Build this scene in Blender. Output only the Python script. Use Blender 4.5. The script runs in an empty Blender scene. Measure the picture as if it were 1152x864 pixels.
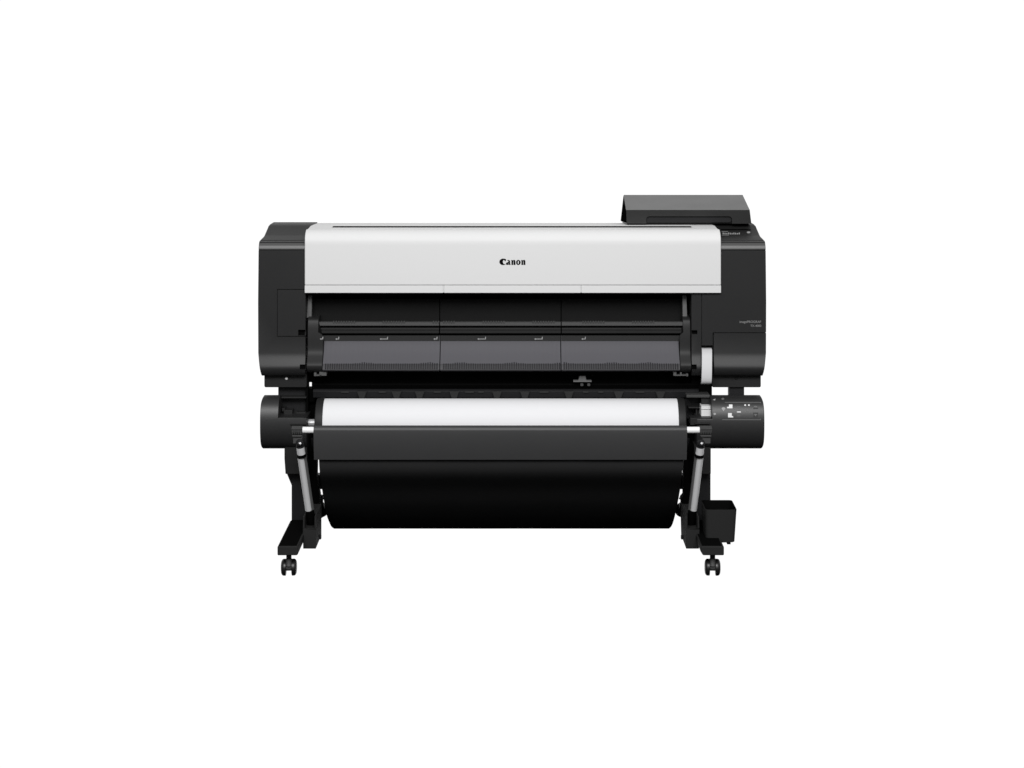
import bpy, bmesh, math
from mathutils import Vector, Matrix
C = bpy.context
scene = C.scene
COL = scene.collection
R = math.radians

# ------------------------------------------------------------------ camera
CAM_D, CAM_H, F, CX, HY = 6.0, 1.5, 2150.0, 576.0, 82.0   # metres / focal length and horizon measured on the photograph
cam_d = bpy.data.cameras.new('camera'); cam = bpy.data.objects.new('camera', cam_d); COL.objects.link(cam)
cam.location = (0, -CAM_D, CAM_H); cam.rotation_euler = (R(90), 0, 0)
cam_d.sensor_width = 36; cam_d.lens = F / 1152 * 36
cam_d.shift_y = -(432 - HY) / 1152
cam_d.clip_start = 0.1; cam_d.clip_end = 200
scene.camera = cam

# ------------------------------------------------------------------ studio light (invented world: white behind, other directions shaped to light the printer)
world = bpy.data.worlds.new('World'); scene.world = world; world.use_nodes = True
nt = world.node_tree; nt.nodes.clear()
tc = nt.nodes.new('ShaderNodeTexCoord'); sp = nt.nodes.new('ShaderNodeSeparateXYZ')
nt.links.new(tc.outputs['Generated'], sp.inputs[0])
def mrange(a, b, c, d, src):
    n = nt.nodes.new('ShaderNodeMapRange'); n.interpolation_type = 'SMOOTHSTEP'
    n.inputs['From Min'].default_value = a; n.inputs['From Max'].default_value = b
    n.inputs['To Min'].default_value = c; n.inputs['To Max'].default_value = d
    nt.links.new(src, n.inputs['Value']); return n.outputs['Result']
def math_node(op, a, b):
    n = nt.nodes.new('ShaderNodeMath'); n.operation = op
    for i, v in enumerate((a, b)):
        if isinstance(v, (int, float)): n.inputs[i].default_value = v
        else: nt.links.new(v, n.inputs[i])
    return n.outputs[0]
FRONT_UP, FRONT_DOWN, BACK = 0.80, 0.0, 1.04
front = math_node('MULTIPLY', mrange(-0.12, 0.30, FRONT_DOWN, FRONT_UP, sp.outputs['Z']), mrange(0.5, 1.0, 1.0, 0.35, sp.outputs['Z']))
front = math_node('MULTIPLY', front, mrange(0.45, 0.95, 1.0, 0.25, math_node('ABSOLUTE', sp.outputs['X'], 0.0)))
fac = math_node('MULTIPLY', mrange(0.45, 0.74, 0.0, 1.0, sp.outputs['Y']), math_node('MULTIPLY', mrange(0.22, 0.60, 1.0, 0.0, sp.outputs['Z']), mrange(-0.62, -0.42, 0.0, 1.0, sp.outputs['Z'])))
lvl = math_node('ADD', math_node('MULTIPLY', fac, BACK), math_node('MULTIPLY', math_node('SUBTRACT', 1.0, fac), front))
cb = nt.nodes.new('ShaderNodeCombineColor')
for i in range(3): nt.links.new(lvl, cb.inputs[i])
bg = nt.nodes.new('ShaderNodeBackground'); out = nt.nodes.new('ShaderNodeOutputWorld')
nt.links.new(cb.outputs[0], bg.inputs['Color']); bg.inputs['Strength'].default_value = 1.0
nt.links.new(bg.outputs[0], out.inputs['Surface'])

def area(name, loc, target, sx, sy, power):
    l = bpy.data.lights.new(name, 'AREA'); l.shape = 'RECTANGLE'; l.size = sx; l.size_y = sy; l.energy = power
    o = bpy.data.objects.new(name, l); COL.objects.link(o); o.location = loc
    o.rotation_euler = (Vector(target) - Vector(loc)).to_track_quat('-Z', 'Y').to_euler()
    return o
area('key_softbox', (0, -4.6, 3.5), (0, 0, 0.6), 4.0, 1.6, 265)

scene.view_settings.view_transform = 'Standard'
try: scene.view_settings.look = 'None'
except Exception: pass
scene.view_settings.exposure = 0.0; scene.view_settings.gamma = 1.0
scene.render.engine = 'CYCLES'

# ------------------------------------------------------------------ materials
def mat(name, col, rough=0.5, spec=0.3, metal=0.0, bump=0.0, scale=900, var=0.0, coat=0.0):
    m = bpy.data.materials.new(name); m.use_nodes = True
    t = m.node_tree; b = t.nodes['Principled BSDF']
    if isinstance(col, (int, float)): col = (col, col, col)
    b.inputs['Base Color'].default_value = (*col, 1); b.inputs['Roughness'].default_value = rough
    b.inputs['Specular IOR Level'].default_value = spec; b.inputs['Metallic'].default_value = metal
    b.inputs['Coat Weight'].default_value = coat
    co = t.nodes.new('ShaderNodeTexCoord')
    if bump > 0:
        n = t.nodes.new('ShaderNodeTexNoise'); n.inputs['Scale'].default_value = scale; n.inputs['Detail'].default_value = 2
        t.links.new(co.outputs['Object'], n.inputs['Vector'])
        bp = t.nodes.new('ShaderNodeBump'); bp.inputs['Strength'].default_value = bump; bp.inputs['Distance'].default_value = 0.0005
        t.links.new(n.outputs['Fac'], bp.inputs['Height']); t.links.new(bp.outputs['Normal'], b.inputs['Normal'])
    n2 = t.nodes.new('ShaderNodeTexNoise'); n2.inputs['Scale'].default_value = 9; n2.inputs['Detail'].default_value = 4
    t.links.new(co.outputs['Object'], n2.inputs['Vector'])
    mr = t.nodes.new('ShaderNodeMapRange'); mr.inputs['To Min'].default_value = rough - 0.03 - var; mr.inputs['To Max'].default_value = rough + 0.03 + var
    t.links.new(n2.outputs['Fac'], mr.inputs['Value']); t.links.new(mr.outputs['Result'], b.inputs['Roughness'])
    return m
M = dict(
    housing=mat('housing_charcoal_plastic', (.018, .018, .0185), .42, .55, bump=.25),
    frame=mat('matt_black_frame', (.021, .021, .021), .7, .08),
    strip=mat('dark_grey_strip', (.026, .026, .026), .5, .25),
    lever=mat('light_grey_lever', (.51, .51, .52), .4, .4),
    shell=mat('charcoal_textured_plastic', (.0145, .0145, .0149), .44, .31, bump=.25),
    cap=mat('satin_charcoal_plastic', (.016, .016, .016), .55, .18, bump=.15),
    light_charcoal=mat('light_charcoal_plastic', (.068, .068, .068), .4, .5),  # lighter than the shell: paints the lit tower edge; also on caster forks
    shade_black=mat('shade_black_plastic', (.004, .004, .004), .9, .0),  # dead black: colours in shade on feet, panel side, bin and rear wheels
    gloss=mat('smooth_black_plastic', (.009, .009, .009), .36, .5),
    dark=mat('black_plastic', (.010, .010, .011), .5, .22),
    inner=mat('deep_black_plastic', (.002, .002, .002), .6, .03),
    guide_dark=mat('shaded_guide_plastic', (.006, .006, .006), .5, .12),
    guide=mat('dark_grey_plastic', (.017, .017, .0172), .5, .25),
    ridge=mat('grey_rib_plastic', (.052, .052, .052), .5, .3),
    white=mat('warm_white_plastic', (.70, .70, .70), .5, .2, bump=.05),
    grey=mat('mid_grey_plastic', (.100, .098, .108), .6, .12),
    comb=mat('comb_plastic', (.020, .0195, .022), .6, .1),
    greydark=mat('grey_comb_plastic', (.034, .033, .037), .5, .3),
    paper=mat('white_paper', (.76, .76, .775), .8, .2),
    flap=mat('charcoal_cloth_hem', (.038, .038, .039), .5, .5, bump=.5, scale=1500),
    cloth=mat('black_cloth', (.026, .026, .0265), .95, .0, bump=.5, scale=1500),
    steel=mat('satin_aluminium', (.60, .60, .61), .38, .5, metal=1.0),
    steelwhite=mat('bright_painted_tube', (.88, .88, .88), .3, .5),
    silver=mat('grey_painted_tube', (.68, .68, .69), .32, .5, metal=.2),
    print_white=mat('white_print', (.75, .75, .75), .6, .2),
    print_grey=mat('grey_print', (.22, .22, .22), .6, .2),
    print_mid=mat('light_grey_print', (.34, .34, .34), .6, .2),
    print_dim=mat('dim_grey_print', (.14, .14, .14), .6, .2),
    print_black=mat('black_print', (.002, .002, .002), .6, .05),
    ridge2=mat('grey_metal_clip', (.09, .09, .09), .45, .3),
    clip=mat('grey_clip_plastic', (.13, .13, .13), .45, .3),
)

# ------------------------------------------------------------------ helpers
def X(px, y): return (px - CX) * (CAM_D + y) / F
def Z(py, y): return CAM_H - (py - HY) * (CAM_D + y) / F
WL = {}                       # world locations of objects already placed
def wloc(o): return WL.get(o.name, Vector((0, 0, 0)))
def thing(name, label, cat, loc=(0, 0, 0)):
    o = bpy.data.objects.new(name, None); COL.objects.link(o); o.location = loc; o.empty_display_size = .1
    o['label'] = label; o['category'] = cat; WL[o.name] = Vector(loc); return o
def obj(name, verts, faces, m, parent=None, label=None, bevel=0, seg=2, cuts=None, smooth=35, rot=None):
    vs = [Vector(v) for v in verts]
    c = Vector([(min(v[i] for v in vs) + max(v[i] for v in vs)) / 2 for i in range(3)])
    me = bpy.data.meshes.new(name); me.from_pydata([v - c for v in vs], [], faces)
    bm = bmesh.new(); bm.from_mesh(me); bmesh.ops.remove_doubles(bm, verts=bm.verts, dist=1e-6)
    bmesh.ops.recalc_face_normals(bm, faces=bm.faces)
    bm.to_mesh(me); bm.free()
    me.materials.append(m)
    o = bpy.data.objects.new(name, me); COL.objects.link(o)
    if cuts:
        cv, cf = [], []
        for b in cuts:
            k = len(cv); a, d = box_geo(*b) if not isinstance(b, MB) else (b.v, b.f); cv += a; cf += [tuple(i + k for i in f) for f in d]
        cm = bpy.data.meshes.new('cut'); cm.from_pydata([Vector(v) - c for v in cv], [], cf)
        bm = bmesh.new(); bm.from_mesh(cm); bmesh.ops.recalc_face_normals(bm, faces=bm.faces); bm.to_mesh(cm); bm.free()
        co = bpy.data.objects.new('cut', cm); COL.objects.link(co)
        md = o.modifiers.new('b', 'BOOLEAN'); md.operation = 'DIFFERENCE'; md.object = co; md.solver = 'EXACT'; md.use_self = True
        dg = C.evaluated_depsgraph_get(); nm = bpy.data.meshes.new_from_object(o.evaluated_get(dg))
        o.modifiers.clear(); o.data = nm; bpy.data.objects.remove(co); bpy.data.meshes.remove(cm); me = nm
        if not me.materials: me.materials.append(m)
    me.name = name
    me.polygons.foreach_set('use_smooth', [True] * len(me.polygons))
    me.set_sharp_from_angle(angle=R(smooth))
    if bevel:
        md = o.modifiers.new('bevel', 'BEVEL'); md.width = bevel; md.segments = seg; md.limit_method = 'ANGLE'; md.angle_limit = R(38)
        md.harden_normals = True
    pl = Vector((0, 0, 0))
    if parent: o.parent = parent; pl = wloc(parent)
    o.location = c - pl; WL[o.name] = c
    if label: o['label'] = label
    return o
def box_geo(x0, x1, y0, y1, z0, z1):
    v = [(x, y, z) for x in (x0, x1) for y in (y0, y1) for z in (z0, z1)]
    return v, [(0, 1, 3, 2), (4, 6, 7, 5), (0, 4, 5, 1), (2, 3, 7, 6), (0, 2, 6, 4), (1, 5, 7, 3)]
class MB:
    """collects shapes for one mesh"""
    def __init__(s): s.v = []; s.f = []
    def add(s, v, f):
        k = len(s.v); s.v += list(v); s.f += [tuple(i + k for i in q) for q in f]; return s
    def box(s, *a): return s.add(*box_geo(*a))
    def bp(s, px0, px1, py0, py1, y0, y1):       # front face measured at depth y0
        return s.box(X(px0, y0), X(px1, y0), y0, y1, Z(py1, y0), Z(py0, y0))
    def prism(s, poly, y0, y1):                   # poly in (x, z)
        n = len(poly)
        v = [(p[0], y0, p[1]) for p in poly] + [(p[0], y1, p[1]) for p in poly]
        f = [tuple(range(n)), tuple(range(2 * n - 1, n - 1, -1))] + [(i, (i + 1) % n, n + (i + 1) % n, n + i) for i in range(n)]
        return s.add(v, f)
    def prof(s, pts, x0, x1):                     # pts in (y, z); x0/x1 numbers or lists
        n = len(pts)
        a = x0 if isinstance(x0, (list, tuple)) else [x0] * n
        b = x1 if isinstance(x1, (list, tuple)) else [x1] * n
        v = [(a[i], pts[i][0], pts[i][1]) for i in range(n)] + [(b[i], pts[i][0], pts[i][1]) for i in range(n)]
        f = [tuple(range(n)), tuple(range(2 * n - 1, n - 1, -1))] + [(i, (i + 1) % n, n + (i + 1) % n, n + i) for i in range(n)]
        return s.add(v, f)
    def tube(s, p, q, r0, r1=None, n=24, caps=True):
        p, q = Vector(p), Vector(q); r1 = r0 if r1 is None else r1
        d = (q - p).normalized(); a = d.orthogonal().normalized(); b = d.cross(a)
        k = [(p + (a * math.cos(t) + b * math.sin(t)) * r0) for t in [2 * math.pi * i / n for i in range(n)]]
        l = [(q + (a * math.cos(t) + b * math.sin(t)) * r1) for t in [2 * math.pi * i / n for i in range(n)]]
        f = [(i, (i + 1) % n, n + (i + 1) % n, n + i) for i in range(n)]
        if caps: f += [tuple(range(n)), tuple(range(2 * n - 1, n - 1, -1))]
        return s.add(k + l, f)
    def lathe(s, c, axis, prof, n=32):            # prof list of (t along axis, radius)
        c = Vector(c); d = Vector(axis).normalized(); a = d.orthogonal().normalized(); b = d.cross(a); v = []; f = []
        for t, r in prof:
            for i in range(n):
                an = 2 * math.pi * i / n; v.append(c + d * t + (a * math.cos(an) + b * math.sin(an)) * max(r, 1e-4))
        for j in range(len(prof) - 1):
            for i in range(n): f.append((j * n + i, j * n + (i + 1) % n, (j + 1) * n + (i + 1) % n, (j + 1) * n + i))
        f += [tuple(range(n)), tuple((len(prof) - 1) * n + i for i in range(n - 1, -1, -1))]
        return s.add(v, f)
    def build(s, name, m, parent=None, **k): return obj(name, s.v, s.f, m, parent, **k)
def PP(l): return [(y, Z(py, y)) for y, py in l]       # profile measured on the photograph -> (y, z)
def arc(cy, cz, r, a0, a1, n=8, rz=None):
    rz = rz or r
    return [(cy + r * math.cos(R(a0 + (a1 - a0) * i / n)), cz + rz * math.sin(R(a0 + (a1 - a0) * i / n))) for i in range(n + 1)]
def spline(pts, n=5):                                     # Catmull-Rom through profile points
    o = []
    for i in range(len(pts) - 1):
        p0 = pts[max(i - 1, 0)]; p1 = pts[i]; p2 = pts[i + 1]; p3 = pts[min(i + 2, len(pts) - 1)]
        for k in range(n):
            t = k / n
            o.append(tuple(.5 * ((2 * p1[j]) + (-p0[j] + p2[j]) * t + (2 * p0[j] - 5 * p1[j] + 4 * p2[j] - p3[j]) * t * t + (-p0[j] + 3 * p1[j] - 3 * p2[j] + p3[j]) * t ** 3) for j in range(len(p1))))
    o.append(tuple(pts[-1])); return o
def rrect(x0, x1, z0, z1, r, n=5):
    p = []
    for cx, cz, a in ((x1 - r, z1 - r, 0), (x0 + r, z1 - r, 90), (x0 + r, z0 + r, 180), (x1 - r, z0 + r, 270)):
        p += [(cx + r * math.cos(R(a + 90 * i / n)), cz + r * math.sin(R(a + 90 * i / n))) for i in range(n + 1)]
    return p
def decal(name, polys, yfun, m, parent, lift=.0007, th=.0006, **k):
    """thin printed / raised marks: polygons given on the photograph, laid on the surface y = yfun(z)"""
    b = MB()
    for poly in polys:
        fr = []
        for px, py in poly:
            y = 0.
            for _ in range(12): y = yfun(Z(py, y))
            fr.append((X(px, y), y - lift, Z(py, y)))
        n = len(fr); bk = [(a, y + th, z) for a, y, z in fr]
        b.add(fr + bk, [tuple(range(n)), tuple(range(2 * n - 1, n - 1, -1))] + [(i, (i + 1) % n, n + (i + 1) % n, n + i) for i in range(n)])
    return b.build(name, m, parent, **k)
def rect(x0, x1, y0, y1): return [(x0, y0), (x1, y0), (x1, y1), (x0, y1)]
def ell(cx, cy, rx, ry, n=14, a0=0, a1=360): return [(cx + rx * math.cos(R(a0 + (a1 - a0) * i / n)), cy + ry * math.sin(R(a0 + (a1 - a0) * i / n))) for i in range(n + (0 if a1 - a0 >= 360 else 1))]
def interp(pts):                                          # pts (y,z) -> function z -> y (front line)
    q = sorted([(z, y) for y, z in pts])
    def f(z):
        if z <= q[0][0]: return q[0][1]
        for (a, b), (c, d) in zip(q, q[1:]):
            if z <= c: return b + (d - b) * (z - a) / max(c - a, 1e-9)
        return q[-1][1]
    return f
def text_mesh(name, s, px0, px1, pybase, yface, m, parent, bold=0.0):
    cu = bpy.data.curves.new(name, 'FONT'); cu.body = s; cu.size = 1; cu.offset = bold; cu.extrude = .0
    o = bpy.data.objects.new('t', cu); COL.objects.link(o)
    me = bpy.data.meshes.new_from_object(o.evaluated_get(C.evaluated_depsgraph_get()))
    bpy.data.objects.remove(o)
    xs = [v.co.x for v in me.vertices]; a, b = min(xs), max(xs)
    w0, w1 = X(px0, yface), X(px1, yface); sc = (w1 - w0) / (b - a)
    v = [(w0 + (q.co.x - a) * sc, yface - .0006, Z(pybase, yface) + q.co.y * sc) for q in me.vertices]
    f = [tuple(p.vertices) for p in me.polygons]
    return obj(name, v, f, m, parent)

# ================================================================== the printer
P = thing('large_format_printer', 'wide black floor-standing plotter with a white top cover, on a stand with casters', 'printer')

# ---------- side towers ----------
def tower_profile():
    up = [(.62, Z(251, .35) + .0), (.26, 1.0035)] + [(.24, 1.0015), (.225, .997)] + [(.14, .9775), (.125, .9755), (.022, .9712)]
    return up
front_line = [(.020, Z(271.2, .02)), (.012, Z(272, .012)), (.005, Z(274.5, .005)), (.001, Z(278, .001)), (.0, Z(281, 0)), (.0, Z(340, 0)),
              (-.0008, Z(397, 0)), (-.003, Z(401, -.003)), (-.0065, Z(405, -.0065)), (-.0105, Z(409, -.0105)), (-.0135, Z(412, -.0135)), (-.0145, Z(415, -.0145)), (-.013, Z(418.3, -.013)), (-.009, Z(421.2, -.009)), (-.002, Z(422.6, -.002))]
TF = interp(front_line[4:])
def taper(pts, xo, sgn):          # outer side tapers in below the widest line
    o = []
    for y, z in pts:
        d = 0.
        if z < Z(393, 0) and y < .5: d = .013 * min(1, (Z(393, 0) - z) / (Z(420, 0) - Z(393, 0)) * -1)
        if z < Z(393, 0): d = .012 * ((Z(393, 0) - z) / (Z(393, 0) - Z(422, 0))) ** 1.4
        if z > Z(300, 0): d = max(d, .003 * (z - Z(300, 0)) / .1)
        o.append(xo - sgn * d)
    return o
def tower(sgn, pxo, pxi, cuts):
    core = [(.62, .93), (.40, .955), (.362, .99), (.355, 1.0005), (.26, 1.0005)] + [(.235, 1.0005), (.222, .997), (.135, .977), (.12, .9752), (.03, .9712)]
    pts = core + front_line + [(.08, Z(422.3, -.006)), (.62, .56)]
    xo = X(pxo, 0); xi = X(pxi, 0)
    xs = taper(pts, xo, sgn)
    a, b = (xs, xi) if sgn < 0 else (xi, xs)
    return MB().prof(pts, a, b).build('side_cover', M['shell'], P, bevel=.0035, seg=3, cuts=cuts, smooth=30)
g = .0022
def vg(px, py0, py1, y=0, w=g, d=.006, yb=-.05): x = X(px, y); return (x - w / 2, x + w / 2, yb, y + d, Z(py1, y), Z(py0, y))
def hg(px0, px1, py, y=0, w=g, d=.006, yb=-.05): z = Z(py, y); return (X(px0, y), X(px1, y), yb, y + d, z - w / 2, z + w / 2)
tl = tower(-1, 290.3, 343.6, [vg(312, 325.5, 378.5), hg(312, 350, 325.6), hg(312, 350, 378.4), hg(280, 350, 281.2, d=.004),
     (X(335.5, 0), X(350, 0), -.06, .02, Z(377.5, 0), Z(371, 0)), (X(337, -.02), X(350, -.02), -.06, .01, Z(416, -.02), Z(410.5, -.02))])
tr = tower(1, 862, 778, [vg(789.3, 320, 392), hg(802, 870, 374.3), vg(802.3, 374.2, 440, d=.012, w=.0035), hg(770, 870, 281.4, d=.004),
     (X(770, 0), X(784.5, 0), -.06, .02, Z(376, 0), Z(371.5, 0)), (X(770, -.02), X(784, -.02), -.06, .01, Z(416, -.02), Z(410.5, -.02)),
     (X(789, 0), X(801.6, 0), -.08, .035, Z(440, 0), Z(388.5, 0))])
# lighter satin top caps sitting on the towers
for sgn, tw, pxa, pxb in ((-1, tl, 290.9, 344.2), (1, tr, 861.2, 796)):
    capl = [(.60, .94), (.402, .962), (.366, .996), (.350, 1.0042), (.26, 1.0042), (.238, 1.0028), (.222, .9995), (.14, .9795), (.125, .9778), (.034, .9735), (.026, .9722)]
    low = [(.026, .9698), (.125, .9735), (.222, .995), (.24, .9985), (.345, .9985), (.36, .988), (.398, .953), (.60, .93)]
    xo = X(pxa, 0) - sgn * .003; xi = X(pxb, 0)
    a, b = (xo, xi) if sgn < 0 else (xi, xo)
    MB().prof(capl + low, a, b).build('top_cap', M['cap'], tw, bevel=.0015)
    band = [(.025, Z(271.4, .022)), (.0135, Z(271.9, .012)), (.004, Z(274.5, .005)), (-.0008, Z(277.6, .001)), (-.0015, Z(280.6, 0)), (.004, Z(280.8, 0)), (.03, Z(275, .02))]
    xo = X(pxa, 0) - sgn * .0005
    a, b = (xo, xi) if sgn < 0 else (xi, xo)
    MB().prof(band, a, b).build('edge_highlight', M['light_charcoal'], tw, bevel=.001)  # rounded edge painted lighter, as it catches the light
# small release catches in the recesses
for tw, px0, px1, py0, py1, yf in ((tl, 336, 342.5, 371.4, 377, .012), (tl, 337.5, 343.2, 411, 415.6, -.004), (tr, 778.3, 784, 372, 375.6, .012), (tr, 778.3, 783.6, 411, 415.6, -.004)):
    MB().bp(px0, px1, py0, py1, yf, yf + .01).build('catch', M['inner'], tw, bevel=.001)

# ---------- indicator panel on the right cap ----------
def cap_face(z): 
    pts = [(.034, .9735), (.125, .9778), (.14, .9795), (.222, .9995), (.238, 1.0028)]
    return interp(pts)(z)
decal('button_strip', [rect(811, 844.5, 257.6, 259.0)], cap_face, M['print_black'], tr, lift=.001)
decal('indicator_marks', [rect(813 + i * 2.0, 814.2 + i * 2.0, 261.6 + (i % 3) * .3, 263.6) for i in range(10)] + [rect(812, 820, 264.3, 264.7), rect(812, 819, 260.2, 260.6)], cap_face, M['print_mid'], tr, lift=.001)
decal('power_button', [ell(842, 261.3, 2.0, 1.1)], cap_face, M['print_mid'], tr, lift=.0025)

# ---------- white front cover ----------
wf = -.014
wp = PP([(wf, 320.95), (wf, 276)]) + PP([(-.0135, 272), (-.011, 268), (-.004, 264), (.008, 260.6), (.026, 258.0)]) + [(.055, 1.0050), (.10, 1.0055), (.155, 1.008), (.36, 1.0008), (.36, .99), (.05, .985), (.02, .95), (.012, .86), (.012, Z(320.95, wf))]
SY0, SY1 = .108, .150
wc = MB().prof(wp, X(342.7, wf), X(811.2, wf)).build('front_cover', M['white'], P, bevel=.0035, seg=3, smooth=25,
    cuts=[(X(373, .1), X(779, .1), SY0, SY1, .99, 1.05)])
for a, b in ((342.7, 498.5), (499.6, 653.2), (654.2, 811.2)):   # lower edge is three strips with fine joints
    MB().box(X(a, wf), X(b, wf), wf + .0002, .008, Z(329.6, wf), Z(321.2, wf)).build('lower_trim', M['white'], wc, bevel=.0012)
MB().box(X(343.2, wf), X(810.7, wf), wf + .0045, .012, Z(329.2, wf), Z(319.5, wf)).build('trim_backing', M['white'], wc)
MB().box(X(374, .1), X(778, .1), SY0, SY1 - .008, .993, 1.0005).box(X(373.2, .1), X(778.8, .1), SY1 - .010, SY1 - .0004, .993, 1.0072).build('slot', M['inner'], wc)
# wordmark
def cpoly():
    outer = ell(566.0, 294.5, 4.2, 3.65, 22, 38, 322)
    inner = ell(567.3, 294.5, 3.0, 3.15, 22, 318, 40)
    return outer[::1] + inner
def strip(outer, inner):
    return [[outer[i], outer[i + 1], inner[i + 1], inner[i]] for i in range(len(outer) - 1)]
CP = strip(ell(566.0, 294.5, 4.2, 3.65, 24, 42, 308), ell(568.2, 294.5, 2.5, 2.75, 24, 42, 308))
CP += [[(568.0, 290.95), (569.4, 291.8), (568.9, 293.6), (568.2, 293.9), (566.9, 292.3)]]
def npoly(x):
    return [[(x - .1, 292.5), (x + 1.2, 292.5), (x + 2.1, 293.0), (x + 2.1, 298.0), (x + .2, 298.0), (x + .2, 293.5)],
            [(x + 2.1, 294.0), (x + 2.1, 293.0), (x + 2.7, 292.4), (x + 3.8, 292.4), (x + 4.6, 293.4), (x + 2.7, 293.7)],
            [(x + 2.6, 293.3), (x + 4.6, 293.3), (x + 4.7, 297.6), (x + 4.9, 298.0), (x + 2.6, 298.0)]]
AP = [[(570.6, 292.9), (571.6, 292.4), (573.0, 292.5), (573.6, 293.4), (572.4, 293.8), (571.4, 293.1), (570.6, 293.6)],
      [(571.9, 293.2), (573.8, 293.2), (574.0, 297.2), (574.7, 297.7), (573.4, 298.1), (571.9, 297.4)],
      [(572.3, 294.7), (572.3, 295.1), (571.5, 296.2), (571.7, 297.0), (572.3, 296.7), (572.3, 297.6), (570.8, 298.0), (569.4, 297.6), (569.1, 296.3), (570.0, 295.2)]]
OP = strip(ell(583.1, 295.2, 2.6, 2.9, 20, 0, 359.9), ell(583.1, 295.2, .6, 1.9, 20, 0, 359.9))
decal('wordmark', CP + AP + npoly(575.2) + OP + npoly(586.4), lambda z: wf, M['print_black'], wc)

# ---------- tilting operation panel on top right ----------
yf, yb = .20, .46
def opz(py, y): return Z(py, y)
bpf = [(X(704.5, yf), Z(236.2, yf)), (X(843.5, yf), Z(236.2, yf)), (X(845.3, yf), Z(251.6, yf)), (X(705.2, yf), Z(251.6, yf))]
bpb = [(X(701.6, yb), Z(219.2, yb)), (X(835.5, yb), Z(219.2, yb)), (X(837, yb), .998), (X(699, yb), .998)]
fr = [(x, yf, z) for x, z in bpf]; bk = [(x, yb, z) for x, z in bpb]
op = obj('operation_panel', fr + bk, [(0, 1, 2, 3), (7, 6, 5, 4), (0, 4, 5, 1), (1, 5, 6, 2), (2, 6, 7, 3), (3, 7, 4, 0)], M['gloss'], P, bevel=.0035, seg=3,
   cuts=[MB().prism(rrect(X(727, yf), X(823.5, yf), 1.0, Z(243.4, yf), .010), .15, yf + .02)])
MB().prism(rrect(X(727.3, yf), X(823.2, yf), 1.0148, Z(243.8, yf), .0075), yf + .008, yf + .0245).build('grip_recess', M['dark'], op)
obj('side_shade_plate', [(X(704.6, yf) - .0012, yf + .006, Z(237.4, yf)), (X(705.2, yf) - .0012, yf + .006, 1.0125), (X(698.5, yb) - .0012, yb - .004, 1.0), (X(701.6, yb) - .0012, yb - .004, Z(220.4, yb))]
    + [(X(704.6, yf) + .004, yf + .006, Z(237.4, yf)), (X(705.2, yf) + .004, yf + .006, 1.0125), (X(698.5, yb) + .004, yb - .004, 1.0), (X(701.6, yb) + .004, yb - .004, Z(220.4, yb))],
    [(0, 1, 2, 3), (7, 6, 5, 4), (0, 4, 5, 1), (1, 5, 6, 2), (2, 6, 7, 3), (3, 7, 4, 0)], M['shade_black'], op)  # added black plate: shade painted on the panel's left side
MB().box(X(705, .2), X(843, .2), .27, .44, .98, 1.0142).build('panel_hinge_base', M['dark'], op, bevel=.004)

# ---------- print opening between the towers ----------
xl, xr = X(344.5, 0), X(777.5, 0)
MB().box(xl, xr, .30, .60, .60, .94).build('rear_housing', M['inner'], P)
cav = MB().box(xl, xr, .04, .30, Z(334, .0), .982).build('cover_underside', M['inner'], P)
PX0, PX1 = 357.5, 768.5
def spanx(a, b, y): return X(a, y), X(b, y)
def seg_spans(px0, px1): return [(px0, 494.4), (495.4, 630.6), (631.6, px1)]
gl = spline(PP([(.20, 331), (.15, 345), (.11, 354), (.085, 361)]), 4)
gm = MB()
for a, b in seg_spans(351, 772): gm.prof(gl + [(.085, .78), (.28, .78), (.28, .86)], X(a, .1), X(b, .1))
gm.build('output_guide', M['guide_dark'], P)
rm = MB()
for a, b in seg_spans(PX0, PX1):
    rm.prof(PP([(.085, 361.2), (.026, 361.8), (.021, 362.8), (.020, 366.4), (.026, 367.3), (.09, 367.3)]), X(a, .05), X(b, .05))
for grp in range(7):                                        # clusters of small rollers on the bar
    c0 = 375 + grp * 56
    for k in range(9):
        c = c0 + k * 2.9
        if abs(c - 495) < 2 or abs(c - 631) < 2: continue
        rm.box(X(c, .03), X(c + 1.5, .03), .0182, .026, Z(363.6, .0175), Z(361.2, .0175))
rm.build('roller_bar', M['ridge'], P, bevel=.0008)
sm = MB()
for a, b in seg_spans(PX0 - 1, PX1 + 1):
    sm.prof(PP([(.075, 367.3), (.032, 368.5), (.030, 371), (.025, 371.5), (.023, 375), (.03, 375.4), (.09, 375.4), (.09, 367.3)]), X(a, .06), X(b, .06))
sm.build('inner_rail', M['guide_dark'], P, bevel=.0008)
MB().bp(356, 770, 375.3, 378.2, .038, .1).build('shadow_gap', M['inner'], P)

# grey exit tray with a comb along its lower lip
tray_line = spline(PP([(.034, 377.6), (.035, 382), (.0335, 386), (.029, 391), (.020, 397), (.007, 403), (-.006, 408.3), (-.0085, 409.4)]), 4)
tray_tail = PP([(-.016, 412), (-.019, 415.8), (-.016, 417.2), (.0, 417.6)])
TL = interp(tray_line)
tm = MB()
for a, b in seg_spans(363.5, 764.5):
    x0 = [X(a if a > 400 else 362.8, 0)] * 99; 
    tm.prof(tray_line + [(.03, Z(411, 0)), (.12, Z(411, 0)), (.12, Z(380, 0))], X(a, 0), X(b, 0))
tray = tm.build('exit_tray', M['grey'], P, smooth=40)
lip = MB()
for a, b in seg_spans(363.5, 764.5):
    lip.prof([(-.008, Z(409.6, -.01))] + PP([(-.0125, 412.5), (-.0165, 415.9), (-.014, 417.2), (.0, 417.6)]) + [(.03, Z(417.6, 0)), (.03, Z(409.2, 0))], X(a, 0), X(b, 0))
lipo = lip.build('lip', M['greydark'], tray, smooth=40)
cm = MB(); px = 366.2; k = 0
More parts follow.
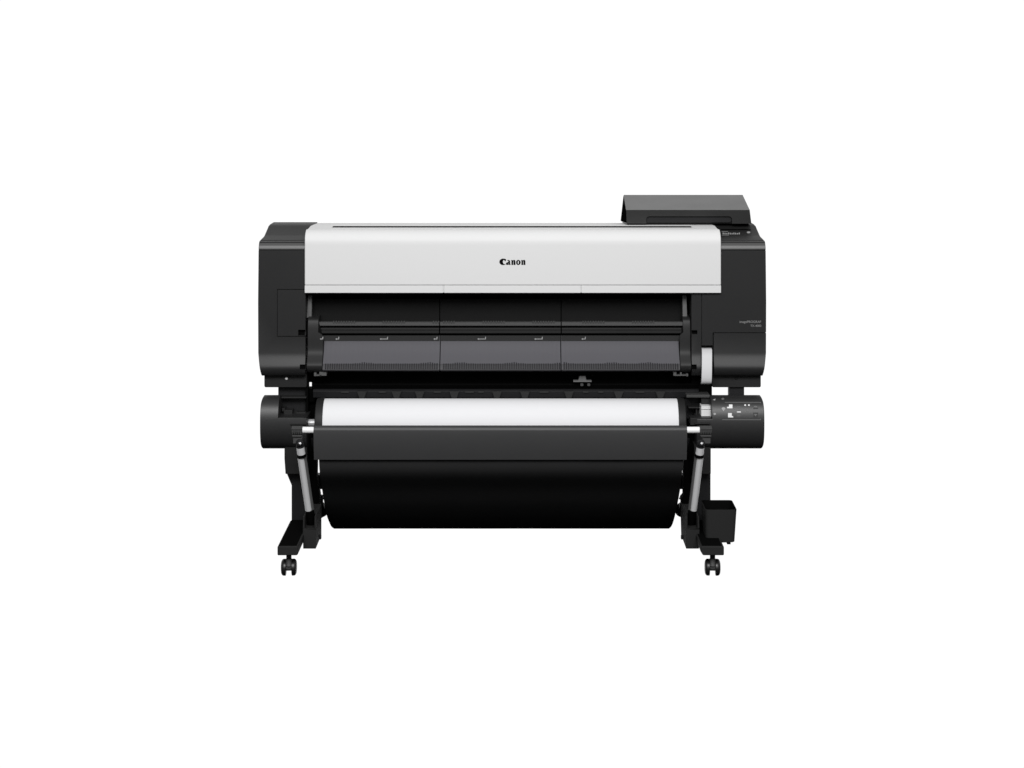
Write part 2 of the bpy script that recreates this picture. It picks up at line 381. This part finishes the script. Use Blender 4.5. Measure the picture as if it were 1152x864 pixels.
while px < 763:
    if not (abs(px - 495) < 1.6 or abs(px - 631) < 1.6):
        h = 409.2 - sum(1.3 * math.exp(-((px - c) / 9) ** 2) for c in (410, 482, 518, 577, 633, 688, 728)) - .5 * math.sin(px * .9) ** 2
        cm.prof([(TL(Z(h, -.005)) - .0012, Z(h, -.005)), (TL(Z(409, -.01)) - .0014, Z(409, -.01))] + PP([(-.0142, 411.5), (-.0178, 414.6), (-.0175, 415.2), (-.005, 415.4)]) + [(.012, Z(h, -.005))], X(px, 0), X(px + 1.25, 0))
    px += 2.55; k += 1
cm.build('comb', M['comb'], tray, smooth=60)
decal('marking_strip', [rect(a, b, 377.4, 383.6) for a, b in seg_spans(363.3, 764.7)], TL, M['strip'], tray, lift=.0008)
fine = MB(); px = 366.
while px < 763:                                             # faint raised ribs down the tray
    if not (abs(px - 495) < 2 or abs(px - 631) < 2):
        pts = [(y - .0006, z) for y, z in tray_line[5:]]
        fine.prof(pts + [(y + .002, z) for y, z in reversed(tray_line[5:])], X(px, 0), X(px + .9, 0))
    px += 5.1
fine.build('rib', M['grey'], tray, smooth=60)
# arrow marks
def mark(px, w):
    return [rect(px + 1.2, px + w - .6, 380.9, 381.7), [(px, 381.3), (px + 1.7, 380.2), (px + 1.7, 382.4)], [(px + w - 1.2, 378.9), (px + w - .2, 378.7), (px + w - .4, 381.7), (px + w - 1.4, 381.7)]]
for px_, w in ((377.3, 4.6), (427.2, 9.6), (487.6, 4.8), (537.0, 10.0), (601.0, 9.8), (654.0, 5.2)):
    decal('size_mark', mark(px_, w), TL, M['print_mid'], tray, lift=.0020)

# end cheeks either side of the tray
cheek = spline(PP([(.07, 354), (.03, 357.5), (.018, 363), (.014, 377), (.013, 392), (.009, 398), (.0, 403.5), (-.009, 408.5), (-.0125, 412), (-.009, 416), (.004, 418.8)]), 4) + [(.12, Z(419, 0)), (.14, Z(355, .1))]
for a, b, sg_ in ((345.4, 363.0, -1), (764.7, 777.4, 1)):
    nr = [X((357.8 if sg_ < 0 else 768.6) if z > Z(376, 0) else (363.0 if sg_ < 0 else 764.9), 0) for y_, z in cheek]
    c_ = MB().prof(cheek, X(a, 0) if sg_ < 0 else nr, nr if sg_ < 0 else X(b, 0)).build('end_cheek', M['guide'], P, bevel=.002)
decal('size_mark', mark(359.8, 4.2), interp([p for p in cheek if p[0] < .09]), M['print_mid'], P, lift=.0015)
for a, b, lean in ((345.6, 350.6, 1), (768.2, 773.0, -1)):
    p0 = [(X(a + (1.2 if lean > 0 else -.6), .05), Z(331, .05)), (X(b + (.4 if lean > 0 else -1.), .05), Z(331, .05)), (X(b, .05), Z(357.3, .05)), (X(a - .2, .05), Z(357.3, .05))]
    MB().prism(p0, .045, .07).build('cover_arm', M['clip'], P, bevel=.001)

# ---------- under the tray: brackets, rail, hooks ----------
MB().box(X(351.5, .1), X(784, .1), .085, .30, Z(433, .1), .60).build('lower_frame', M['inner'], P)
MB().prof(PP([(.09, 430.4), (.05, 430.8), (.045, 432.5), (.05, 437), (.2, 437), (.2, 430)]), X(352.3, .05), X(786, .05)).build('feed_shelf', M['inner'], P, bevel=.001)
rail = MB().prof(PP([(.06, 436.9), (.036, 437.8), (.03, 440), (.034, 447.3), (.05, 448.2), (.25, 448.2), (.25, 437)]), X(352.5, .04), X(786, .04)).build('guide_rail', M['dark'], P, bevel=.001)
for px in (407, 446, 472, 511, 559, 590.5, 640, 696, 743):
    y = .022
    MB().prism([(X(px - 5.6, y), Z(440.4, y)), (X(px + 5.6, y), Z(440.4, y)), (X(px + 3, y), Z(447.7, y)), (X(px - 3, y), Z(447.7, y))], y, y + .014).build('hook', M['guide'], rail, bevel=.0012)
for px, w in ((388, 4.5), (430, 4), (492, 4), (528, 5), (541, 3), (612, 5), (659, 3), (676, 3), (720, 5)):
    MB().bp(px - w, px + w, 440.3, 442.3, .026, .036).build('rail_tab', M['guide'], rail, bevel=.0008)
# grey locating tab
y = .03
tab = MB().prism([(X(652.0, y), Z(423.2, y)), (X(658.6, y), Z(423.2, y)), (X(660, y), Z(428.4, y)), (X(650.4, y), Z(428.4, y))], y, y + .02)
tab.bp(645, 665.6, 428.2, 429.8, y - .006, y + .02)
tab = tab.build('locating_tab', M['clip'], P, bevel=.0008)
for px in (654.6, 662.4): MB().prism(rrect(X(px - 1.7, y), X(px + 1.7, y), Z(434.4, y), Z(431.4, y), .003), y, y + .012).build('pin', M['ridge'], tab, bevel=.0005)
for pts in (((353.2, 356, 419.3, 423.2), (356, 362, 421.6, 423.0), (359.2, 367.2, 418.4, 422.8)), ((757.6, 761, 418.3, 422.8), (761, 773, 421.6, 422.8), (765, 767, 419, 422), (772, 774.2, 420.6, 423.4))):
    b = MB()
    for p in pts: b.bp(*p, -.004, .03)
    b.build('cutter_clip', M['ridge2'], P, bevel=.0006)

# lower brackets beneath the towers
def bracket(px0, px1, dark):
    y = .02
    b = MB().prism(rrect(X(px0, y), X(px1, y), Z(435.8, y), Z(421.5, y) + .01, .005), y, .10).build('lower_bracket', M['shell'], P, bevel=.0015)
    px = 322.3 if not dark else 828
    MB().lathe((X(px, y), y + .001, Z(425.7, y)), (0, -1, 0), [(0, .0048), (.002, .0046), (.0035, .0032), (.0036, .0001)], 20).build('screw', M['dark'] if dark else M['steelwhite'], b)
bracket(297.3, 345, False); bracket(801, 856, True)
# stand tops
MB().bp(313, 344.8, 434, 447, .05, .10).build('stand_post', M['dark'], P)
MB().bp(343.5, 346.6, 420, 520, .03, .07).build('stand_post', M['inner'], P)
MB().bp(344, 355, 444, 479, .09, .10).bp(345, 354, 420, 430, .07, .12).bp(345, 354, 437.4, 452, .07, .12).bp(350.7, 354, 429, 438, .07, .10).build('stand_post', M['inner'], P)
MB().bp(820, 837.2, 434, 452, .03, .06).build('stand_post', M['dark'], P)
MB().bp(778, 801, 420, 470, .05, .10).bp(770, 801, 444, 482, .09, .10).build('stand_post', M['inner'], P)

# white media-release lever
lv = spline(PP([(.004, 391.8), (-.012, 392.8), (-.022, 398), (-.032, 408), (-.040, 418), (-.044, 427), (-.040, 431), (-.030, 432.2)]), 4)
lvb = [(y + .012, z) for y, z in reversed(lv[:-2])]
pts = lv + lvb
def lx(px, z): t = (Z(392, 0) - z) / (Z(392, 0) - Z(432, 0)); return X(px, -.02) - .0048 * t
MB().prof(pts, [lx(789.9, z) for y_, z in pts], [lx(801.2, z) for y_, z in pts]).build('release_lever', M['lever'], P, bevel=.002, seg=3)

# model lettering on the right tower
text_mesh('lettering', 'imagePROGRAF', 832, 856.2, 363.2, TF(Z(362, 0)), M['print_grey'], tr, bold=.012)
text_mesh('lettering', 'TX-4000', 844.2, 856.4, 367.6, TF(Z(366, 0)), M['print_grey'], tr, bold=.012)

# ---------- roll unit housings ----------
hc_y, r_h = .02, .0855
zt, zb = Z(444.2, .0), Z(504.8, -.02)
zt, zb = Z(444.6, -.01), Z(504.6, -.02)
def house_prof():
    zc, rz, ry = (zt + zb) / 2, (zt - zb) / 2, .062; o = []
    for i in range(56):
        an = 2 * math.pi * i / 56; c_, s_ = math.cos(an), math.sin(an)
        o.append((math.copysign(abs(c_) ** .86, c_) * ry - .012, zc + math.copysign(abs(s_) ** .86, s_) * rz))
    return o
HP = house_prof()
HF = interp([p for p in HP if p[0] < -.011])
def dome(pts, sgn, x, amt=.005):
    zc = (zt + zb) / 2; o = []
    for y_, z in pts:
        u = min(1, abs(z - zc) / ((zt - zb) / 2)); o.append(x - sgn * amt * (u ** 9))
    return o
hl = MB().prof(HP, dome(HP, -1, X(293.6, -.05)), X(345.5, -.05)).build('roll_unit_housing', M['housing'], P, bevel=.0025, seg=3, smooth=25,
     cuts=[(X(313.4, -.06), X(360, -.06), -.15, .06, Z(469.6, -.06), 1)])
hr = MB().prof(HP, X(783, -.05), dome(HP, 1, X(859, -.05))).build('roll_unit_housing', M['housing'], P, bevel=.0025, seg=3, smooth=25,
     cuts=[(X(770, -.06), X(800.3, -.06), -.15, .06, Z(470.5, -.06), 1)])
# left recess contents
b = MB().bp(314, 345, 446.4, 470, .045, .07); b.build('recess_wall', M['dark'], hl)
MB().bp(315, 344.5, 446.6, 448.2, .01, .05).build('recess_ledge', M['guide'], hl, bevel=.001)
MB().bp(319, 329, 461.5, 469.6, .0, .05).bp(317, 320.5, 459.5, 463, .0, .05).bp(333, 344, 464, 469.6, .012, .05).build('spindle_latch', M['guide'], hl, bevel=.0015)
MB().bp(326.5, 346, 476.5, 478.0, -.082, -.06).bp(313.6, 342, 469.7, 471.0, -.071, -.06).build('housing_ledge', M['guide'], hl, bevel=.0012)
# spindle stub
# right recess contents
MB().bp(770, 801, 446.0, 471, .045, .07).build('recess_wall', M['dark'], hr)
MB().bp(772.2, 798.5, 444.2, 447.4, -.01, .05).build('recess_ledge', M['ridge'], hr, bevel=.0015)
MB().bp(789, 800.2, 447.6, 456.5, .0, .05).build('drive_cover', M['guide'], hr, bevel=.001)
MB().bp(774.5, 786.5, 458.0, 459.4, .0, .05).bp(782.8, 784.5, 459.4, 470, .01, .05).bp(784.5, 788.5, 462, 470, .02, .05).build('spindle_latch', M['guide'], hr, bevel=.0008)
kb = MB().bp(788.9, 800.1, 456.8, 460.6, -.03, .02).bp(788.9, 800.1, 461.6, 468.8, -.037, .02).bp(789.5, 799.5, 460.4, 461.8, -.024, .0)
kb.build('guide_knob', M['white'], hr, bevel=.0012)
MB().bp(776.5, 800.2, 470.4, 478.5, -.072, -.02).bp(782, 799, 475.8, 477.2, -.086, -.06).build('housing_ledge', M['guide'], hr, bevel=.0015)
# control markings on the right housing
def D(n, ps, m, l=.0007):
    for p_ in (ps if n in ('button_mark', 'indicator_dot', 'button_key', 'dim_mark') else [ps]):
        decal(n, [p_] if p_ is not ps else ps, HF, M[m], hr, lift=l)
D('panel_outline', [rect(815.5, 856, 452.3, 452.9), rect(812.5, 856, 471.8, 472.5), rect(855.4, 856, 452.9, 471.8)], 'print_dim')
D('paper_icon', [rect(820, 824, 455.0, 458.6), rect(818, 824, 457.6, 459.3), rect(819, 823.2, 464.6, 469.6), rect(819, 824.8, 468.0, 469.6)], 'print_white')
D('button_mark', [rect(829, 833.5, 462.8, 464.0), ell(838.3, 455.7, 1.1, .9), ell(842.5, 455.7, 1.1, .9)], 'print_white')
D('dim_mark', [rect(825, 826.6, 459.4, 460.6), rect(825, 826.4, 462.8, 464.6), rect(838.2, 838.7, 459.4, 464.2), rect(843.6, 844.1, 459.4, 464.2), rect(838.2, 844.1, 464.0, 464.5), rect(839.6, 842.6, 460.2, 463), ell(850, 457.4, 1.9, 1.0), [(848.2, 465.6), (851.8, 465.6), (850, 468.6)],
     rect(829, 833, 465.6, 466.2), rect(829, 833, 467.4, 468), rect(829, 833, 457.4, 458)], 'print_dim')
D('indicator_dot', [[(801.8, 449.8), (804.9, 448.4), (804.4, 450.5)], ell(804, 465.6, 1.5, 1.2), ell(813.9, 459.6, 2.1, 1.5), rect(813.3, 814.5, 460.5, 462.4)], 'print_mid')
D('indicator_dot', [ell(813.2, 448.6, 1.6, 1.1)], 'print_dim')
D('button_key', [rect(828.4, 834.2, 456.4, 469.4), rect(836.6, 845.6, 454.0, 469.4), rect(847.4, 852.8, 454.8, 460), rect(847.4, 852.8, 464.2, 469.6)], 'shell', .0003)

# roll unit body behind the roll
MB().box(X(353, .1), X(775, .1), .10, .22, Z(505, .1), Z(448.5, .1)).build('roll_unit_back', M['inner'], P)
MB().prof(arc(.0, .40, .088, 200, 340, 10) + [(.12, .40), (.12, .31), (.09, .305)], X(353, 0), X(773, 0)).build('roll_cradle', M['dark'], P)

# ---------- legs, feet, casters ----------
def caster(px, y, yaw, parent, gl='gloss'):
    x = px
    b = MB(); top = .066
    b.tube((x, y, .052), (x, y, top + .012), .008, n=16)
    b.lathe((x, y, top - .004), (0, 0, 1), [(0, .006), (.002, .0125), (.006, .0125), (.008, .009)], 20)
    ca, sa = math.cos(yaw), math.sin(yaw)
    def w(u, v, z): return (x + u * ca - v * sa, y + u * sa + v * ca, z)
    hub = b.build('caster', M['dark'], parent, bevel=.0006)
    h = MB().tube(w(-.009, .004, .027), w(.009, .004, .027), .0125, n=20)
    h.tube(w(0, -.003, .030), w(0, -.001, .052), .0115, .0095, n=16)
    h.build('fork', M['light_charcoal'], hub, bevel=.001)
    for sg in (-1, 1):
        ax = Vector((ca, sa, 0)) * sg
        c = Vector(w(sg * .008, .004, .0248))
        MB().lathe(c, ax, [(0, .0215), (.0012, .0245), (.004, .0248), (.009, .0245), (.012, .0225), (.0145, .018), (.0155, .012), (.0158, .0001)], 32).build('wheel', M[gl], hub, smooth=60)
    return hub
xo_l, xi_l = X(312, -.35), X(335.5, -.35)
xi_r, xo_r = X(788.6, -.35), X(814.6, -.35)
def leg(sgn):
    if sgn < 0: xo, xi = xo_l, xi_l
    else: xo, xi = xo_r, xi_r
    lo, hi = min(xo, xi), max(xo, xi)
    if sgn < 0:
        lg = MB().box(X(328, 0), X(345, 0), .0, .10, .075, Z(500, 0))
        lg.prism([(X(322.5, 0), Z(533.5, 0)), (X(344, 0), Z(533.5, 0)), (X(344, 0), Z(549, 0)), (X(328.3, 0), Z(547.5, 0))], .004, .09)
        blk = (319.9, 345.5)
    else:
        lg = MB().box(X(783, 0), X(799.4, 0), .0, .10, .075, Z(500, 0)); blk = (781, 799.7)
    lg = lg.build('leg', M['dark'], P, bevel=.002)
    y = -.045
    b2 = MB().prism([(X(blk[0], y), Z(500, y)), (X(blk[1], y), Z(500, y)), (X(blk[1], y), Z(533.4, y)), (X(blk[0] + (1.2 if sgn < 0 else 0), y), Z(533.4, y)), (X(blk[0], y), Z(516, y))], y, .08)
    b2.build('leg_shroud', M['frame'], lg, bevel=.002)
    if sgn < 0: ft = MB().prism([(lo, .073), (hi - .004, .073), (hi, .078), (hi, .1), (lo, .1)], -.35, -.02)
    else: ft = MB().prism([(lo + .006, .073), (hi, .073), (hi, .1), (lo, .1), (lo - .001, .085)], -.35, -.02)
    foot = ft.build('foot', M['frame'], lg, bevel=.0035, seg=3)
    MB().box(lo + .004, hi - .006, -.343, -.02, .0985, .1012).build('foot_top_shade', M['shade_black'], foot)  # added plate that paints the foot top in its dark, unlit tone
    if sgn < 0: MB().box(xo, X(360.6, .50), .02, .50, .075, .1).build('foot', M['dark'], lg, bevel=.003)
    else: MB().box(X(768.5, .50), xo - .01, .02, .50, .075, .1).build('foot', M['dark'], lg, bevel=.003)
    return lg
L1, L2 = leg(-1), leg(1)
caster(X(325.0, -.30), -.30, R(3), P); caster(X(801.6, -.30), -.30, R(-3), P)
caster(X(361.0, .44), .44, R(72), P, 'shade_black'); caster(X(768.0, .44), .44, R(-68), P, 'shade_black')
# crossbeam between the legs
MB().box(X(345, .2), X(790, .2), .18, .22, Z(549, .2), Z(533, .2)).build('crossbeam', M['dark'], P, bevel=.002)
# inner plates of the take-up unit
MB().prism([(X(344, .03), Z(478, .03)), (X(356.9, .0), Z(478, .03)), (X(357.0, .03), Z(535, .03)), (X(360.4, .03), Z(556, .03)), (X(360.4, .03), Z(598, .03)), (X(344, .03), Z(598, .03))], .01, .05).build('inner_plate', M['inner'], P)
MB().prism([(X(768.6, .03), Z(478, .03)), (X(784, .03), Z(478, .03)), (X(784, .03), Z(598, .03)), (X(767.3, .03), Z(596, .03)), (X(767.3, .03), Z(566, .03)), (X(765.2, .03), Z(560, .03)), (X(768.2, .03), Z(556, .03))], .01, .05).build('inner_plate', M['inner'], P)
# sockets for the arms
def socket(px0, px1, wedge):
    y0, y1 = -.20, -.03
    x0, x1 = X(px0, y0), X(px1, y0); zb_, zm, zt_ = Z(617.4, y0), Z(595, y0), Z(581, y0)
    b = MB().box(x0, x1, y0, y1, zb_, zm)
    b.box(x0, x0 + .0045, y0 + .0, y1, zm, zt_).box(x1 - .0045, x1, y0 + .0, y1, zm, zt_).box(x0 + .0045, x1 - .0045, y0 + .06, y1, zm, zt_)
    return b.build('arm_socket', M['frame'], P, bevel=.0015)
socket(341, 355.4, 0); socket(771.8, 786.4, 0)
# small side stubs on the sockets
MB().box(X(355, -.1), X(361.2, -.1), -.10, -.085, Z(607, -.1), Z(603, -.1)).build('socket_pin', M['dark'], P, bevel=.001)
MB().box(X(766.3, -.1), X(770, -.1), -.10, -.085, Z(607, -.1), Z(603, -.1)).build('socket_pin', M['dark'], P, bevel=.001)

# arms carrying the catch-cloth rod
RY = -.215
def arm(top, mid, bot, side):
    yt, yb_ = RY - .004, -.155
    T = Vector((X(top[0], yt), yt, Z(top[1], yt))); B = Vector((X(bot[0], yb_), yb_, Z(bot[1], yb_)))
    def at(py):
        k = (py - top[1]) / (bot[1] - top[1]); return T.lerp(B, k)
    of = Vector((side * .0028, 0, 0)); oi = Vector((-side * .0062, .004, 0))
    a = MB().tube(at(513.2) + of, at(576) + of, .0102, n=32).build('cloth_arm', M['silver'], P, smooth=60)
    MB().tube(at(513.4) + oi, at(575) + oi, .0076, n=24).build('arm_shade', M['ridge2'], a, smooth=60)  # added dark tube that gives the arm a shaded inward side
    MB().tube(at(510.4), at(513.6), .0142, n=32).build('collar', M['inner'], a, bevel=.001)
    MB().tube(at(502), at(510.6), .0118, .0125, n=32).build('inner_tube', M['silver'], a, smooth=60)
    MB().tube(at(573.6), at(590), .0135, .014, n=32).build('arm_base', M['inner'], a, bevel=.001)
    j = at(499)
    h = MB().tube(at(503), at(497), .0122, .0105, n=24)
    h.lathe(j + Vector((0, -.006, .004)), (0, -1, 0), [(0, .011), (.006, .011), (.008, .009)], 24)
    h.build('joint', M['dark'], a, bevel=.001)
    MB().lathe(j + Vector((.002, -.014, .003)), (.4 * -side, -1, .3), [(0, .0062), (.002, .0055), (.004, .003), (.0041, .0001)], 20).build('rivet', M['steel'], a)
    c = at(484)
    s0 = X(328.5, RY) if side < 0 else X(787, RY)
    s1 = X(340.5, RY) if side < 0 else X(800.5, RY)
    cl = MB().tube((s0, RY, Z(484.0, RY)), (s1, RY, Z(484.0, RY)), .0135, n=18)
    cl.box(s0 + .002, s1 - .002, RY - .015, RY + .01, Z(490.5, RY), Z(488.6, RY))
    cl.box(s0, s1, RY - .017, RY - .004, Z(482.4, RY), Z(480.4, RY))
    for i in range(5): 
        xx = s0 + (s1 - s0) * (i + .3) / 5.2
        cl.box(xx, xx + .0022, RY - .0165, RY, Z(487.6, RY), Z(482.8, RY))
    cl.box((s0 + s1) / 2 - .012 * (1 if side < 0 else .8), (s0 + s1) / 2 + .014, RY - .008, RY + .02, Z(498.5, RY), Z(490, RY))
    cl.build('rod_clamp', M['ridge'], a, bevel=.0012)
    return a
arm((337.0, 497), None, (348.6, 576), -1); arm((788.6, 497), None, (779.0, 576), 1)
rod = MB().tube((X(336, RY), RY, Z(483.7, RY)), (X(789, RY), RY, Z(483.7, RY)), .0097, n=28).build('cloth_rod', M['steelwhite'], P, smooth=60)

# ---------- catch cloth ----------
def sheet(name, line, xl_, xr_, th, m, parent, nx=60, wav=0.0, **k):
    """hanging cloth: line of (y,z), left and right x per point, small soft waves"""
    v, f = [], []; n = len(line)
    for side in (0, 1):
        for j, (y_, z) in enumerate(line):
            for i in range(nx + 1):
                u = i / nx; x = xl_[j] + (xr_[j] - xl_[j]) * u
                w = wav * (math.sin(u * 17 + j * .13) + .6 * math.sin(u * 31 + 1.3 + j * .07)) * min(1, j / 6)
                v.append((x, y_ + w + side * th, z + side * th * .3))
    s = nx + 1; N = n * s
    for j in range(n - 1):
        for i in range(nx):
            a = j * s + i; f.append((a, a + 1, a + s + 1, a + s)); f.append((N + a, N + a + s, N + a + s + 1, N + a + 1))
    for i in range(nx): f += [(i, N + i, N + i + 1, i + 1), ((n - 1) * s + i, (n - 1) * s + i + 1, N + (n - 1) * s + i + 1, N + (n - 1) * s + i)]
    for j in range(n - 1): f += [(j * s, (j + 1) * s, N + (j + 1) * s, N + j * s), (j * s + nx, N + j * s + nx, N + (j + 1) * s + nx, (j + 1) * s + nx)]
    return obj(name, v, f, m, parent, smooth=60, **k)
cl_pts = [(-.203, 500, 358.6, 768.8), (-.200, 517, 358.8, 768.6), (-.180, 533, 359.8, 767.2), (-.10, 550, 362.2, 765.2), (-.03, 567, 365.0, 762.2), (.04, 580, 367.6, 759.4), (.10, 588, 370.6, 757.2), (.15, 592.6, 373.0, 755.0), (.185, 594.8, 376.0, 752.5)]
cl_pts = spline(cl_pts, 4)
line = PP([(p[0], p[1]) for p in cl_pts])
XL = [X(p[2], p[0]) for p in cl_pts]; XR = [X(p[3], p[0]) for p in cl_pts]
back = spline([(line[-1][0], line[-1][1], XL[-1], XR[-1]), (.24, .028, XL[-1] + .005, XR[-1] - .005), (.32, .07, XL[-1], XR[-1]), (.37, .14, XL[-1] + .02, XR[-1] - .02), (.38, .25, XL[-1], XR[-1])], 4)[1:]
line += [(p[0], p[1]) for p in back]; XL += [p[2] for p in back]; XR += [p[3] for p in back]
cloth = sheet('catch_cloth', line, XL, XR, .002, M['cloth'], P, wav=.0004)
hem = [(RY + .006, Z(480.0, RY))] + arc(RY, Z(483.7, RY), .0125, 80, 185, 8) + PP([(RY - .0115, 490), (RY - .008, 503), (RY + .002, 517.2)])
hem = [h_ for h_ in hem]
sheet('hem_flap', hem, [X(353.2, RY)] * len(hem), [X(772.6, RY)] * len(hem), .0022, M['flap'], cloth, wav=0.0)

# ---------- open accessory bin on the right foot ----------
yb0, yb1 = -.255, -.125
x0, x1 = X(793.6, yb0), X(829.2, yb0)
zT, zB = Z(573.6, yb0), Z(611.2, yb0)
def ring(x0, x1, y0, y1, r, n=5):
    return rrect(x0, x1, y0, y1, r, n)
bv, bf = [], []
R_out_t = ring(x0, x1, yb0, yb1, .012); R_out_b = ring(x0 + .002, x1 - .006, yb0 + .004, yb1 - .004, .012)
R_in_t = ring(x0 + .0035, x1 - .0035, yb0 + .0035, yb1 - .0035, .009); R_in_b = ring(x0 + .006, x1 - .009, yb0 + .007, yb1 - .007, .009)
n = len(R_out_t)
bv = [(a, b_, zT) for a, b_ in R_out_t] + [(a, b_, zB + .005 * max(0, (a - (x0 + x1) / 2)) / (x1 - x0)) for a, b_ in R_out_b] + [(a, b_, zT) for a, b_ in R_in_t] + [(a, b_, zB + .008) for a, b_ in R_in_b]
for i in range(n):
    j = (i + 1) % n
    bf += [(i, j, n + j, n + i), (i, 2 * n + i, 2 * n + j, j), (2 * n + i, 3 * n + i, 3 * n + j, 2 * n + j)]
bf += [tuple(range(n, 2 * n)), tuple(range(4 * n - 1, 3 * n - 1, -1))]
bino = obj('accessory_bin', bv, bf, M['frame'], P, smooth=40, bevel=.0008)
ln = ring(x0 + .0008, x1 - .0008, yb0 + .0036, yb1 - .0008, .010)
obj('shade_liner', [(a, b_, zT + .0008) for a, b_ in ln] + [(a, b_, zT + .0008) for a, b_ in ring(x0 + .0048, x1 - .0048, yb0 + .0048, yb1 - .0048, .009)] + [(a, b_, zB + .02) for a, b_ in ring(x0 + .0075, x1 - .0115, yb0 + .009, yb1 - .009, .009)],
    [q for i in range(n) for q in ((i, (i + 1) % n, n + (i + 1) % n, n + i), (n + i, n + (i + 1) % n, 2 * n + (i + 1) % n, 2 * n + i))] + [tuple(range(2 * n, 3 * n))], M['shade_black'], bino)  # added black skin: paints shade over the bin's inside and rim
MB().box(X(800, 0), X(812, 0), -.14, -.02, .11, Z(570, -.1)).build('bin_bracket', M['dark'], bino)
MB().bp(818, 822, 610.5, 612.4, yb0 + .02, yb0 + .05).build('bin_foot', M['dark'], bino)

# ================================================================== the paper roll (lies in the roll unit)
RR = .0755
rc_z = Z(449.0, 0.0) - RR + .001
xa, xb = X(362.8, -.06), X(763.6, -.06)
roll = thing('paper_roll', 'white roll of plain paper lying in the black roll unit between two flanges', 'paper roll', ((xa + xb) / 2, 0, rc_z))
MB().lathe((xa, 0, rc_z), (1, 0, 0), [(0, RR - .002), (.001, RR), (xb - xa - .001, RR), (xb - xa, RR - .002)], 96).build('paper', M['paper'], roll, smooth=40)
for a, b, s in ((353.6, 362.6, -1), (763.8, 772.6, 1)):
    A, B = X(a, -.06), X(b, -.06)
    if s < 0: pr = [(0, .06), (.002, .074), (.004, .0765), (B - A - .003, .0795), (B - A, .0795)]
    else: pr = [(0, .0795), (.003, .0795), (B - A - .004, .0765), (B - A - .002, .074), (B - A, .06)]
    MB().lathe((A, 0, rc_z), (1, 0, 0), pr, 72).build('flange', M['guide'], roll, smooth=30)
MB().tube((X(342, 0), 0, rc_z), (X(771, 0), 0, rc_z), .0115, n=24).build('spindle', M['silver'], roll, smooth=60)
